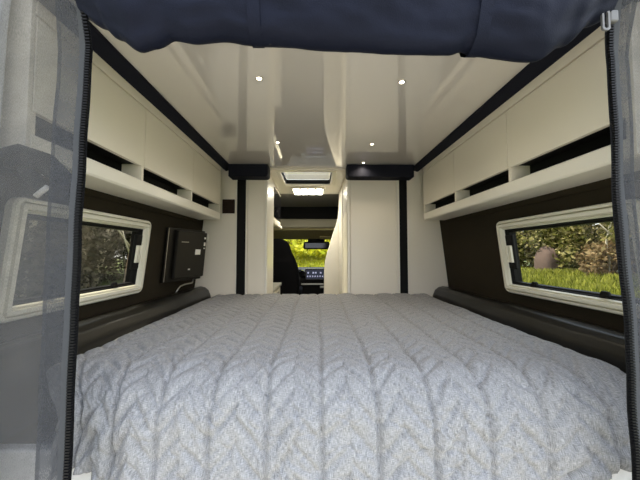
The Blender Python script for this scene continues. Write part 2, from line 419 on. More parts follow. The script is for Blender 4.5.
# ------------------------------------------------------------------ bed
BH = .785
r = thing('bed', 'white bed base under the overhanging grey bedspread', 'bed', (CX, 1.4, -1.2))
box(CX - .84, CX + .86, .745, 2.09, -.62, -.545).obj('bed_frame', 'base_white', r, bevel=.008)
box(CX - .74, CX + .74, .80, 2.06, -.545, -.36).obj('mattress', 'mattress', r, bevel=.03, seg=3)
for sg in (-1, 1):
    box(CX + sg * .80 - .035, CX + sg * .80 + .035, .77, 2.08, -1.2, -.62).obj('leg', 'base_white', r)
box(CX - .84, CX + .86, .722, .752, -.66, -.47).obj('front_rail', 'base_white', r, bevel=.006)
box(.665, .80, .668, .722, -.60, -.455).obj('corner_block', 'base_white', r, bevel=.008)

def cloth_point(a, s):
    """a: metres across from the centre line, s: metres along from the far edge"""
    x = a
    # profile along the length
    R = .12; y_far = 2.075; flat = y_far - .82; top = -.298
    if s < .05:
        q = s / .05; y = y_far + .02 * (1 - q) ** 2; z = top - .045 * (1 - q) ** 2
    elif s < .05 + flat:
        y = y_far - (s - .05); z = top
        z -= .012 * max(0, (s - .05) / flat - .4)
    else:
        d = s - .05 - flat; arc = R * PI / 2
        if d < arc:
            t = d / R; y = .82 - R * math.sin(t) ; z = top - .0072 - R * (1 - math.cos(t)) * .95
        else:
            y = .82 - R - .012 * math.sin((d - arc) * 9); z = top - .0072 - R * .95 - (d - arc)
    nrm = (0, 0, 1)
    # sides roll off towards the bolsters
    e = BH - abs(a)
    drop = 0
    if e < .07:
        q = 1 - max(0, e) / .07; drop = .030 * q * q
    # front corners pull back
    front = max(0., min(1., (1.0 - y) / .3))
    c_ = max(0, min(1, (a - .42) / .28)); y -= .05 * c_ * c_ * (3 - 2 * c_) * front ** 2
    z -= drop
    # quilting: long seams with herringbone stitching between them, shrunk unevenly
    P = .132
    w1 = noise.noise(Vector((a * 5, s * 4, 31.))); w2 = noise.noise(Vector((a * 11, s * 9, 47.)))
    t = (a + .031 + .006 * w1 + .003 * w2) / P; ds = abs(t - round(t)) * P
    lam = .066 + .006 * math.sin(math.floor(t + .5) * 2.3)
    ph = (s + 1.05 * ds + .012 * w1 + .006 * w2) / lam; dv = abs(ph - round(ph)) * lam * .7
    pf = (1 - math.exp(-(ds / .009) ** 2)) * .55 + .45
    pv = 1 - math.exp(-(dv / .0072) ** 2) * (.95 + .5 * w2)
    amp = .0066 + .0046 * front
    h = amp * pf * (.25 + .75 * pv) - amp * .8 * math.exp(-(ds / .0055) ** 2)
    # crumple: soft undulation plus sharp little creases
    n1 = noise.noise(Vector((a * 7, s * 6, 1.3))); n2 = noise.noise(Vector((a * 17, s * 15, 5.1)))
    n3 = noise.noise(Vector((a * 30 + n1 * 3, s * 19 + n2 * 2, 9.))); n4 = noise.noise(Vector((a * 52 + n2 * 2, s * 38, 13.)))
    k = .25 + .75 * front
    h += .007 * n1 * (.6 + front) + .006 * k * n2 + .0042 * k * n3 + .0016 * k * n4
    h -= .0055 * k * math.exp(-(n3 / .07) ** 2) * max(0, .5 + n1)
    h -= .0035 * k * math.exp(-(n2 / .05) ** 2)
    far = max(0, 1 - s / .22)
    h += far * (.007 * noise.noise(Vector((a * 9, 2.2, s * 10))) + .004)
    # bunched folds at the front corners
    for cx_, sd in ((-.60, 1), (.66, 2)):
        g = math.exp(-((a - cx_) / .17) ** 2) * front
        h += g * (.014 * noise.noise(Vector((a * 20 + s * 8, s * 13 - a * 6, 20. + sd))))
    # the normal of the profile, for the displacement
    if s > .05 + flat:
        d = min((s - .05 - flat) / R, PI / 2); ny, nz_ = -math.sin(d), math.cos(d)
    else: ny, nz_ = 0, 1
    xx = x
    if e < .07 and front > .0: xx -= math.copysign(front * .0 * (1 - max(0, e) / .07), a)
    if a < -.35: xx += max(0, min(1, (s - .05 - flat) / .13)) * .14 * ((-.35 - a) / .435) ** 1.6
    return Vector((CX + xx, y + ny * h, z + nz_ * h))
NA, NS = 420, 460
L = .05 + (2.075 - .82) + .12 * PI / 2
HEM = [(-.80, .065), (-.72, .070), (-.64, .088), (-.55, .115), (-.42, .15), (-.28, .20), (.50, .20), (.56, .14), (.60, .075), (.64, .055), (.80, .030)]
def hem(a):
    for p, q in zip(HEM, HEM[1:]):
        if p[0] <= a <= q[0]:
            f = (a - p[0]) / (q[0] - p[0]); f = f * f * (3 - 2 * f); return p[1] + (q[1] - p[1]) * f + .004 * math.sin(a * 31)
    return .06
mb = MB(); uvs = []
def bedfn(i, j):
    a = (i * 2 - 1) * BH; s = j * (L + hem(a)); uvs.append((a, s)); return cloth_point(a, s)
mb.grid(bedfn, NA, NS)
o = mb.obj('bedspread', 'linen', smooth=True)
ul = o.data.uv_layers.new(name='cloth')
for lp in o.data.loops: ul.data[lp.index].uv = uvs[lp.vertex_index]
so = o.modifiers.new('thickness', 'SOLIDIFY'); so.thickness = .008; so.offset = -1
tag(o, 'grey quilted bedspread with chevron stitching spread over the wide bed', 'bedspread')

# side bolsters
for sg, lab in ((-1, 'dark leatherette bolster along the left wall beside the bed'), (1, 'dark leatherette bolster along the right wall below the sunlit window')):
    prof = [(.775, -.44), (.778, -.33), (.784, -.285), (.797, -.255), (.818, -.238), (.845, -.232), (.875, -.236), (.900, -.246), (.912, -.262), (.915, -.44)]
    def fn(i, j):
        q = j; y = .66 + (2.088 - .66) * q
        k = i * (len(prof) - 1); a = int(min(k, len(prof) - 2)); f = k - a
        d = prof[a][0] * (1 - f) + prof[a + 1][0] * f; z = prof[a][1] * (1 - f) + prof[a + 1][1] * f
        e = max(0, 1 - (2.088 - y) / .05) + max(0, 1 - (y - .66) / .05)
        if z > -.4: z -= .035 * e * e; 
        if z > -.4: z += .004 * noise.noise(Vector((y * 7, d * 12, sg * 3.)))
        d = .845 + (d - .845) * (1 - .12 * e * e)
        return (CX + sg * d, y, z)
    mb = MB().grid(fn, 36, 90)
    n = 37
    mb.f.append(tuple(range(n))); mb.f.append(tuple(len(mb.v) - n + i for i in range(n)))
    tag(mb.obj('side_bolster', 'leather', smooth=True), lab, 'bolster', 'side bolsters')

# ------------------------------------------------------------------ lamps in the ceiling
DL = [((-.202, 1.005), 'small round ceiling downlight nearest the doors, left of centre'),
      ((.310, 1.02), 'small round ceiling downlight nearest the doors, right of centre'),
      ((-.215, 1.60), 'small round ceiling downlight left of the aisle hatch'),
      ((.318, 1.62), 'small round ceiling downlight in mid-ceiling right of the aisle hatch'),
      ((.325, 1.96), 'small round ceiling downlight just in front of the right dark pelmet')]
proto = None
for (x, y), lab in DL:
    if proto is None:
        proto = thing('downlight', lab, 'downlight', (x, y, .62), 'ceiling downlights')
        loops = [[(x + rr * math.cos(2 * PI * i / 20), y + rr * math.sin(2 * PI * i / 20), z) for i in range(20)] for rr, z in ((.014, .6195), (.014, .617), (.011, .6165), (.009, .6185))]
        MB().ring(loops).obj('rim', 'metal', proto, smooth=True)
        mb = MB(); mb.v = [(x + .0088 * math.cos(2 * PI * i / 20), y + .0088 * math.sin(2 * PI * i / 20), .6178) for i in range(20)]; mb.f = [tuple(range(20))]
        mb.prism([(p[0], p[1], .6195) for p in mb.v[:20]], (0, 0, -.002)).obj('lens', 'led', proto)
        px, py = x, y
    else:
        c = proto.copy(); COL.objects.link(c); c.location = (x, y, .62); tag(c, lab, 'downlight', 'ceiling downlights')
        c.matrix_basis = Matrix.Translation((x, y, .62))
        for ch in proto.children:
            d = ch.copy(); COL.objects.link(d); d.parent = c; d.matrix_parent_inverse = ch.matrix_parent_inverse
def lamp(name, kind, loc, energy, col, rot=(0, 0, 0), **k):
    l = bpy.data.lights.new(name, kind); l.energy = energy; l.color = col
    for a, b in k.items(): setattr(l, a, b)
    o = bpy.data.objects.new(name, l); COL.objects.link(o); o.location = loc; o.rotation_euler = rot; return o
for (x, y), lab in DL:
    lamp('downlight_beam', 'SPOT', (x, y, .612), 1.1, (1, .86, .66), spot_size=math.radians(150), spot_blend=.9, shadow_soft_size=.02)

# aisle light panel, roof hatch, header rail
r = thing('ceiling_light', 'bright oblong light panel on the aisle ceiling beyond the roof hatch', 'ceiling light', (-.075, 2.83, .62))
box(-.24, .09, 2.70, 2.96, .602, .62).obj('housing', 'white', r, bevel=.008)
for k in range(4):
    box(-.215 + k * .0725, -.155 + k * .0725, 2.72, 2.94, .596, .602).obj('diffuser', 'led_cool', r, bevel=.003)
lamp('aisle_light_beam', 'AREA', (-.075, 2.83, .585), 1.1, (1, .90, .70), shape='RECTANGLE', size=.3, size_y=.24)
fnz = lambda x, y, n: (x, y, .62 + n)
prof = [(-.028, .0), (-.028, -.008), (-.02, -.012), (.0, -.012), (.006, -.004), (.006, .10), (-.028, .0)]
mb = MB().ring([rloop(SK[0], SK[1], SK[2], SK[3], .03, i, fnz, n) for i, n in prof])
rt = struct(mb.obj('window_3', 'white'))
mb = MB().ring([rloop(SK[0], SK[1], SK[2], SK[3], .03, i, fnz, n) for i, n in [(.004, .0), (.012, .0), (.012, .035), (.004, .035), (.004, .0)]]); mb.obj('seal', 'rubber', rt)
mb = MB(); mb.v = [tuple(p) for p in rloop(SK[0], SK[1], SK[2], SK[3], .03, .012, fnz, .04)]; mb.f = [tuple(range(len(mb.v)))]; mb.obj('pane', 'pane_dark', rt)
struct(box(-.352, .226, 2.085, 2.13, .604, .622).obj('trim_8', 'cream', bevel=.005))

# ------------------------------------------------------------------ aisle furniture
r = thing('kitchen_unit', 'white kitchen unit with grey worktop on the left of the aisle', 'kitchen unit', (-.6, 2.7, -1.2))
box(-.86, -.375, 2.405, 2.97, -1.2, -.33).obj('body', 'white', r)
box(-.86, -.352, 2.405, 2.99, -.33, -.30).obj('worktop', 'counter', r, bevel=.004)
for z0, z1 in ((-.47, -.345), (-.68, -.48), (-1.1, -.69)):
    d = box(-.375, -.362, 2.42, 2.96, z0, z1).obj('drawer', 'white', r, bevel=.003)
    box(-.362, -.352, 2.6, 2.8, z1 - .035, z1 - .022).obj('handle', 'metal', d, bevel=.002)
r = thing('wall_cabinet', 'white upper cupboard with a black glass door over the kitchen unit', 'cupboard', (-.6, 2.7, .22))
box(-.86, -.372, 2.405, 2.95, .27, .615).obj('body', 'white', r, bevel=.004)
box(-.372, -.360, 2.43, 2.93, .28, .58).obj('door', 'white', r, bevel=.003)
box(-.360, -.356, 2.46, 2.91, .305, .565).obj('door_glass', 'gloss_black', r, bevel=.002)
box(-.372, -.345, 2.405, 2.95, .245, .270).obj('light_rail', 'white', r, bevel=.004)

P = [(.240, 3.0, .60), (.236, 3.0, .45), (.222, 3.0, .34), (.203, 3.0, .28), (.176, 3.0, .207), (.145, 3.0, .10), (.113, 3.0, 0), (.093, 3.0, -.09), (.084, 3.0, -.18), (.082, 3.0, -.42), (.082, 3.0, -1.2), (.85, 3.0, -1.2), (.85, 3.0, .60)]
o = MB().prism(P, (0, .035, 0)).obj('partition_panel', 'white', bevel=.008, seg=3)
tag(o, 'pale curved partition panel on the right of the aisle before the cab', 'partition')

# ------------------------------------------------------------------ cab
r = thing('overhead_storage', 'black overhead shelf across the cab with a beige padded edge', 'shelf', (CX, 3.7, .42))
box(-.77, .86, 3.88, 4.25, .455, .66).obj('storage_front', 'black', r, bevel=.01)
box(-.78, .87, 3.85, 4.25, .335, .455).obj('padded_edge', 'beige', r, bevel=.02, seg=3)
mb = MB().prism([(-.80, 3.87, .305), (-.80, 4.30, .20), (-.80, 4.36, .205), (-.80, 4.36, .33), (-.80, 3.87, .33)], (1.69, 0, 0))
struct(mb.obj('ceiling_header', 'headliner', bevel=.006))
r = thing('sun_visor', 'olive sun visor folded up above the windscreen', 'sun visor', (.28, 4.2, .2))
MB().prism([(.05, 4.02, .222), (.05, 4.22, .196), (.05, 4.22, .210), (.05, 4.02, .236)], (.5, 0, 0)).obj('flap', 'headliner', r, bevel=.006)
MB().tube([(.04, 4.225, .206), (.56, 4.225, .206)], .008).obj('pivot_rod', 'black', r)
# windscreen with pillars
WS = lambda x, q: (x, 4.33 + .80 * q, .205 - .455 * q)
mb = MB(); mb.v = [WS(-.80, 0), WS(.88, 0), WS(.92, 1), WS(-.84, 1)]; mb.f = [(0, 1, 2, 3)]
ws = struct(mb.obj('window_4', 'windscreen'))
mb = MB()
for sg in (-1, 1):
    a = Vector((CX + sg * .85, 4.30, .22)); b = Vector((CX + sg * .90, 5.14, -.26))
    mb.tube([a, b], .05, 8)
mb.obj('pillar', 'black', ws)
for sg in (-1, 1):
    mb = MB(); mb.prism([(CX + sg * .93, 4.3, .70), (CX + sg * .93, 4.3, -.45), (CX + sg * .93, 5.2, -.45), (CX + sg * .93, 5.2, -.26)], (sg * .03, 0, 0))
    struct(mb.obj('trim_9' if sg < 0 else 'trim_10', 'black'))
struct(box(-.93, 1.02, 5.14, 5.2, -1.24, -.25).obj('wall_front', 'black'))

r = thing('dashboard', 'black dashboard with a raised display below the windscreen', 'dashboard', (CX, 4.7, -1.2))
mb = MB().prism([(-.86, 5.13, -.25), (-.86, 4.62, -.262), (-.86, 4.42, -.30), (-.86, 4.36, -.40), (-.86, 4.40, -.62), (-.86, 4.6, -.85), (-.86, 5.13, -.9)], (1.8, 0, 0))
mb.obj('body', 'dash', r, bevel=.02, seg=3)
d = MB().prism([(-.165, 4.335, -.405), (.145, 4.335, -.405), (.145, 4.37, -.235), (-.165, 4.37, -.235)], (0, .05, 0)).obj('display', 'gloss_black', r, bevel=.01)
def dsp(u0, u1, v0, v1):
    def p(u, v, k): return (-.165 + .31 * u, 4.335 + .035 * v - k, -.405 + .17 * v)
    return MB().quadbox([p(u0, v0, .002), p(u1, v0, .002), p(u1, v0, -.002), p(u0, v0, -.002), p(u0, v1, .002), p(u1, v1, .002), p(u1, v1, -.002), p(u0, v1, -.002)])
dsp(.06, .94, .12, .9).obj('screen', 'screen', d)
for k in range(7):
    dsp(.10 + .12 * k, .16 + .12 * k, .28, .40).obj('icon', 'icon', d)
for k in (0, 2, 3, 5): dsp(.12 + .12 * k, .20 + .12 * k, .58, .72).obj('icon', 'icon', d)
MB().tube([(-.21, 4.33, -.31), (-.21, 4.40, -.31)], .05, 18).obj('air_vent', 'gloss_black', r, bevel=.005)
MB().tube([(.20, 4.33, -.31), (.20, 4.40, -.31)], .05, 18).obj('air_vent', 'gloss_black', r, bevel=.005)
box(-.22, .20, 4.345, 4.39, -.475, -.455).obj('trim_bar', 'metal', r, bevel=.004)
box(.06, .14, 4.33, 4.39, -.52, -.49).obj('trim_bar', 'metal', r, bevel=.004)
box(-.64, -.22, 4.42, 4.60, -.30, -.245).obj('instrument_hood', 'dash', r, bevel=.02, seg=3)
r = thing('steering_wheel', 'black steering wheel in front of the driver seat', 'steering wheel', (-.44, 4.15, -.42))
Cw = Vector((-.44, 4.15, -.40)); e1 = Vector((1, 0, 0)); e2 = Vector((0, .42, .907))
MB().tube([Cw + (e1 * math.cos(q) + e2 * math.sin(q)) * .19 for q in [2 * PI * k / 40 for k in range(41)]], .016, 10, False).obj('rim', 'black', r, smooth=True)
MB().tube([Cw - Vector((0, .907, -.42)) * .02, Cw + Vector((0, .907, -.42)) * .05], .06, 16).obj('hub', 'black', r, bevel=.01)
for q in (0, PI, 1.5 * PI):
    dv = e1 * math.cos(q) + e2 * math.sin(q)
    MB().tube([Cw + dv * .05, Cw + dv * .185], .014, 8).obj('spoke', 'black', r)
MB().tube([Cw + Vector((0, .04, -.02)), (-.44, 4.5, -.55)], .03, 10).obj('column', 'black', r)

# driver seat: one-piece back with headrest, seen from behind
r = thing('driver_seat', 'black fabric driver seat seen from behind in the cab', 'seat', (-.47, 3.75, -1.2))
def back(i, j):
    q = j; z = -.62 + q * .79; a = 2 * PI * i
    half = .27 - .02 * math.sin(q * 3) if q < .55 else .27 - .012 - (q - .55) / .45 * .0
    hw = [(0, .20), (.08, .26), (.35, .272), (.55, .255), (.70, .215), (.80, .175), (.90, .15), (.96, .125), (1, .06)]
    for k in range(len(hw) - 1):
        if hw[k][0] <= q <= hw[k + 1][0]:
            f = (q - hw[k][0]) / (hw[k + 1][0] - hw[k][0]); half = hw[k][1] * (1 - f) + hw[k + 1][1] * f; break
    th = .085 if q < .7 else .07
    c, s_ = math.cos(a), math.sin(a)
    sgnp = lambda v, p: math.copysign(abs(v) ** p, v)
    return (-.47 + half * sgnp(c, .6), 3.62 - q * .10 + th * sgnp(s_, .6), z)
mb = MB().grid(back, 28, 30, True); n = 28
mb.f.append(tuple(range(n))); mb.f.append(tuple(len(mb.v) - n + i for i in range(n)))
mb.obj('backrest', 'seat', r, smooth=True)
box(-.73, -.21, 3.58, 4.05, -.78, -.62).obj('cushion', 'seat', r, bevel=.05, seg=4)
box(-.68, -.26, 3.62, 4.0, -1.2, -.78).obj('base', 'black', r, bevel=.02)
MB().tube([(-.205, 3.66, -.52), (-.205, 3.95, -.47)], [.03, .024], 10).obj('armrest', 'seat', r, smooth=True)

r = thing('rear_view_mirror', 'black rear-view mirror housing hanging at the top of the windscreen', 'mirror', (.0, 4.35, .19))
box(-.185, .20, 4.27, 4.33, .055, .165).obj('housing', 'black', r, bevel=.02, seg=3)
box(-.165, .18, 4.264, 4.272, .07, .15).obj('glass', 'gloss_black', r, bevel=.004)
box(-.12, .13, 4.27, 4.36, .16, .215).obj('bracket', 'black', r, bevel=.012)

# ------------------------------------------------------------------ tent gauze at the rear doors
def lerp_table(tb, z):           # (height, x) pairs from the top down
    if z >= tb[0][0]: a, b = tb[0], tb[1]
    elif z <= tb[-1][0]: a, b = tb[-2], tb[-1]
    else:
        for a, b in zip(tb, tb[1:]):
            if a[0] >= z >= b[0]: break
    f = (z - a[0]) / (b[0] - a[0]); return a[1] + (b[1] - a[1]) * f
LEFT_EDGE = [(0.4966, -0.4626), (0.3496, -0.4654), (0.2262, -0.4689), (0.0256, -0.4714), (-0.1496, -0.4726), (-0.2826, -0.4752), (-0.4129, -0.4758)]
RIGHT_EDGE = [(0.5094, 0.6039), (0.4014, 0.6097), (0.2740, 0.6123), (0.1284, 0.6139), (0.0061, 0.6184), (-0.0942, 0.6239), (-0.2514, 0.6264), (-0.4049, 0.6268)]
def edge_left(z): return lerp_table(LEFT_EDGE, z)
def edge_right(z): return lerp_table(RIGHT_EDGE, z)
def sheet_y(x, z): return .586 + .005 * noise.noise(Vector((x * 6, z * 4, 2.))) + .003 * noise.noise(Vector((x * 22, z * 9, 4.)))
for sg, ef, lab in ((-1, edge_left, 'grey see-through insect mesh panel hanging at the left of the doorway'), (1, edge_right, 'grey see-through insect mesh panel hanging at the right of the doorway')):
    x_out = CX + sg * .80
    root = thing('mesh_panel', lab, 'insect screen', (x_out, .585, -.8), 'insect mesh panels')
    z0, z1 = -.80, .655
    hemw = .058 if sg < 0 else .040
    def col(i, d0, d1, j, yo=0.):
        z = z0 + (z1 - z0) * j; e = ef(z); d = d0 + (d1 - d0) * i; x = e + sg * d
        pull = max(0, z - .42)
        y = sheet_y(x, z) + yo - pull * .25 * (1 + .5 * math.sin(x * 40)); return (x, y, z)
    wd = abs(x_out - ef(0))
    MB().grid(lambda i, j: col(i, hemw, wd, j), 30, 60).obj('mesh', 'gauze', root, smooth=True)
    MB().grid(lambda i, j: col(i, .020, hemw + .006, j, -.002), 8, 60).obj('hem', 'gauze2', root, smooth=True)
    MB().grid(lambda i, j: col(i, .008, .020, j, -.005), 4, 60).obj('binding', 'tape', root, smooth=True)
    # zip: woven tape plus a row of teeth
    mb = MB().grid(lambda i, j: col(i, -.007, .012, j, -.004), 4, 60)
    k = z0
    while k < z1:
        e = ef(k); pull = max(0, k - .42); y = sheet_y(e, k) - .008 - pull * .25 * (1 + .5 * math.sin(e * 40))
        mb.box(e - .0045, e + .0055, y - .003, y + .003, k, k + .0030); k += .0055
    mb.obj('zip', 'zip', root)
    # slider and pull tab near the top
    zt = .482 if sg > 0 else .53
    e = ef(zt); y = sheet_y(e, zt) - .02
    box(e - .009, e + .009, y - .006, y + .006, zt - .012, zt + .012).obj('zip_slider', 'slider', root, bevel=.003)
    tx = e - sg * .022
    t = MB().ring([rloop(tx - .008, tx + .008, zt - .035, zt + .008, .006, i, lambda a, b, n: (a, y - .006 + n, b), n) for i, n in ((0, 0), (0, -.004), (.004, -.004), (.004, 0), (0, 0))])
    t.obj('pull_tab', 'slider', root)

# the rolled-up tent door
def roll(i, j):
    x = -.47 + i * 1.07
    lowpts = [(-0.478, 0.482), (-0.432, 0.458), (-0.404, 0.436), (-0.359, 0.410), (-0.329, 0.418), (-0.293, 0.436), (-0.250, 0.430), (-0.190, 0.436), (-0.111, 0.426), (0.048, 0.416), (0.206, 0.410), (0.276, 0.410), (0.305, 0.418), (0.329, 0.410), (0.454, 0.397), (0.514, 0.430), (0.569, 0.474), (0.613, 0.490)]
    zl = lowpts[-1][1]
    for k in range(len(lowpts) - 1):
        if lowpts[k][0] <= x <= lowpts[k + 1][0]:
            f = (x - lowpts[k][0]) / (lowpts[k + 1][0] - lowpts[k][0]); f = f * f * (3 - 2 * f)
            zl = lowpts[k][1] * (1 - f) + lowpts[k + 1][1] * f; break
    a = 2 * PI * j; zt = .655; zc = (zl + zt) / 2; rz = (zt - zl) / 2; ry = .055
    w = .012 * noise.noise(Vector((x * 7, math.cos(a) * 1.8, math.sin(a) * 1.8))) + .009 * noise.noise(Vector((x * 16 + math.sin(a) * 2, math.cos(a) * 4, math.sin(a) * 4))) + .003 * noise.noise(Vector((x * 40, math.cos(a) * 8, math.sin(a) * 8)))
    low = max(0, -math.sin(a))
    return (x, .575 + (ry + w) * math.cos(a), zc + (rz + w * (1 - low)) * math.sin(a))
root = thing('rolled_tent_door', 'dark navy tent door rolled up and hanging along the top of the doorway', 'tent door', (.07, .575, .55))
mb = MB().grid(roll, 180, 64)
mb.obj('roll', 'canopy', root, smooth=True)
for x in (-.12, .325):
    pts = [roll((x + .47) / 1.07, k / 24) for k in range(25)]
    c = Vector((x, .575, .55))
    lo = []
    for dx in (-.012, .012): lo.append([(p[0] + dx, c.y + (p[1] - c.y) * 1.06, c.z + (p[2] - c.z) * 1.015) for p in pts[:-1]])
    MB().ring(lo).obj('tie_strap', 'canopy', root, smooth=True)

# dark stay with pale catch behind the left gauze
r = thing('door_stay', 'dark curved door stay with a pale catch behind the left mesh panel', 'bracket', (-.70, .625, .18))
MB().tube([(-.735, .626, .165), (-.69, .628, .195), (-.64, .630, .208), (-.59, .632, .195), (-.545, .634, .16)], [.024, .026, .028, .024, .016], 10).obj('bar', 'black', r, smooth=True)
box(-.655, -.598, .605, .640, .178, .212).obj('housing', 'rubber', r, bevel=.005)
MB().tube([(-.632, .628, .19), (-.60, .626, .152), (-.572, .624, .128)], [.018, .015, .010], 10).obj('arm', 'black', r, smooth=True)
MB().tube([(-.588, .612, .119), (-.564, .612, .139)], .0055, 10).obj('catch', 'sticker', r, smooth=True)

# ------------------------------------------------------------------ outdoors
def bank(x, y):
    """ground height: level under the van, a grass bank on the right, a low rise ahead and left"""
    z = -1.75
    if x > 2.2: z += min(.95, (x - 2.2) * .19)
    if x < -3: z += min(.9, (-3 - x) * .2)
    if y > 7 and abs(x) < 7: z += min(2.3, (y - 7) * .33) * min(1, (7 - abs(x)) / 3)
    return z + .05 * noise.noise(Vector((x * .7, y * .7, 0)))
mb = MB().grid(lambda i, j: (lambda x, y: (x, y, bank(x, y)))(-30 + 60 * i, -30 + 70 * j), 120, 140)
struct(mb.obj('ground', 'soil', smooth=True))

struct(box(-7, 7, -14, .9, -1.80, -1.70).obj('ground_bounce_pad', 'gravel'))  # unseen pale ground added behind the van to bounce light onto the ceiling

def blades(n, region, h0, h1, seed):
    rnd = random.Random(seed); mb = MB()
    while n:
        x, y = region(rnd)
        z = bank(x, y); h = rnd.uniform(h0, h1); a = rnd.uniform(0, 2 * PI); w = .018 + h * .05
        dx, dy = math.cos(a), math.sin(a); l = rnd.uniform(-.4, .4) * h; l2 = rnd.uniform(-.4, .4) * h; o = len(mb.v)
        mb.v += [(x - dx * w, y - dy * w, z - .03), (x + dx * w, y + dy * w, z - .03), (x + l * .4 + dx * w * .7, y + l2 * .4 + dy * w * .7, z + h * .6), (x + l * .4 - dx * w * .7, y + l2 * .4 - dy * w * .7, z + h * .6), (x + l, y + l2, z + h)]
        mb.f += [(o, o + 1, o + 2, o + 3), (o + 3, o + 2, o + 4)]; n -= 1
    return mb
def reg(rnd):
    x = rnd.uniform(3.2, 8.2); return x, rnd.uniform(x * .75, x * 2.0)
tag(blades(26000, reg, .12, .34, 3).obj('grass', 'grass'), 'bright green grass on the bank outside the right window', 'grass', kind='stuff')

def foliage(n, rx, ry, rz, lsz, seed, name, m, parent):
    rnd = random.Random(seed); mb = MB(); cl = []
    for k in range(60):
        while True:
            p = Vector((rnd.uniform(-1, 1), rnd.uniform(-1, 1), rnd.uniform(-1, 1)))
            if .35 < p.length < 1: break
        cl.append((p, rnd.uniform(.14, .34)))
    for k in range(n):
        c, rr = rnd.choice(cl)
        d = Vector((rnd.gauss(0, 1), rnd.gauss(0, 1), rnd.gauss(0, 1))); d.normalize()
        p = c + d * rr * rnd.uniform(.5, 1.); p = Vector((p.x * rx, p.y * ry, p.z * rz + rz))
        t = Vector((rnd.gauss(0, 1), rnd.gauss(0, 1), rnd.gauss(0, .7))).normalized(); s_ = t.cross(d + Vector((.1, .2, .3))).normalized()
        L_ = lsz * rnd.uniform(.6, 1.3); o = len(mb.v)
        mb.v += [tuple(p), tuple(p + t * L_ * .5 + s_ * L_ * .28), tuple(p + t * L_), tuple(p + t * L_ * .5 - s_ * L_ * .28)]
        mb.f.append((o, o + 1, o + 2, o + 3))
    loc = Vector(parent.location); mb.v = [(v[0] + loc.x, v[1] + loc.y, v[2] + loc.z) for v in mb.v]
    return mb.obj(name, m, parent)
def bush(x, y, rx, ry, rz, n, lsz, m, label, cat='bush', group=None, seed=1, stem='bark', sink=.1):
    z = bank(x, y)
    r = thing('leafy_bush', label, cat, (x, y, z - sink), group)
    foliage(n, rx, ry, rz, lsz, seed, 'foliage', m, r)
    rnd = random.Random(seed + 99)
    for k in range(4):
        a = rnd.uniform(0, 2 * PI)
        MB().tube([(x + .1 * math.cos(a), y + .1 * math.sin(a), z - .1), (x + .25 * rx * math.cos(a), y + .25 * ry * math.sin(a), z + rz * .7), (x + .6 * rx * math.cos(a + .3), y + .6 * ry * math.sin(a + .3), z + rz * 1.5)], [.06, .04, .015], 7).obj('stem', stem, r, smooth=True)
    return r
G = 'bushes beyond the right window'
RB = [(9.2, 7.3, 1.5, 1.5, 1.9, 7000, .17, 'leaf', 'yellow green bush standing rightmost beyond the right window'),
      (9.0, 9.4, 1.4, 1.5, 1.8, 7000, .16, 'leaf', 'broad speckled green bush in the middle of the right window view'),
      (9.3, 11.6, 1.5, 1.5, 1.9, 7000, .17, 'leaf', 'tall green bush behind the rounded stump outside the right window'),
      (8.6, 13.4, 1.2, 1.3, 1.5, 5000, .15, 'leaf_tan', 'tan dry bush at the left edge of the right window view'),
      (8.0, 7.75, .75, .7, .6, 2400, .13, 'leaf_tan', 'low tan bush in front of the hedge at the right of the window view')]
for k, (x, y, rx, ry, rz, n, l, m, lab) in enumerate(RB): bush(x, y, rx, ry, rz, n, l, m, lab, 'bush', G, 11 + k)
for k, (x, y) in enumerate(((12.2, 8.2), (12.0, 11.0), (12.4, 14.0), (11.0, 16.5))):
    bush(x, y, 2.0, 2.0, 2.6, 6000, .24, 'leaf', ['dense backdrop bush behind the rightmost hedge bush', 'dense backdrop bush behind the middle hedge bush', 'dense backdrop bush behind the stump', 'dense backdrop bush farthest left in the right window'][k], 'bush', G, 41 + k)
# rounded stump and pale bare branch
r = thing('tree_stump', 'rounded reddish brown stump in the grass before the hedge outside the right window', 'stump', (7.9, 9.85, bank(7.9, 9.85)))
def st(i, j):
    a = 2 * PI * i; z = j * 1.12; rr = .32 * math.sqrt(max(0, 1 - max(0, (j - .45) / .55) ** 2)) + .02
    rr *= 1 + .08 * math.sin(a * 5) ; return (7.9 + rr * math.cos(a), 9.85 + rr * math.sin(a), bank(7.9, 9.85) - .05 + z)
M['stump'] = plain('reddish stump bark', (.15, .10, .085), .9, nscale=14, var=.3, bump=.6, bscale=30)
MB().grid(st, 24, 16, True).obj('trunk', 'stump', r, smooth=True)
r = thing('bare_branch', 'pale bare branch rising before the hedge at the right of the window view', 'branch', (7.7, 7.55, bank(7.7, 7.55)))
b0 = bank(7.7, 7.55)
MB().tube([(7.7, 7.55, b0 - .05), (7.68, 7.5, b0 + .7), (7.74, 7.62, b0 + 1.1), (7.70, 7.42, b0 + 1.7), (7.76, 7.32, b0 + 2.2)], [.035, .03, .026, .02, .01], 8).obj('stem', 'pale_bark', r, smooth=True)
MB().tube([(7.70, 7.45, b0 + 1.3), (7.66, 7.7, b0 + 1.6), (7.68, 7.78, b0 + 2.0)], [.02, .014, .008], 8).obj('twig', 'pale_bark', r, smooth=True)

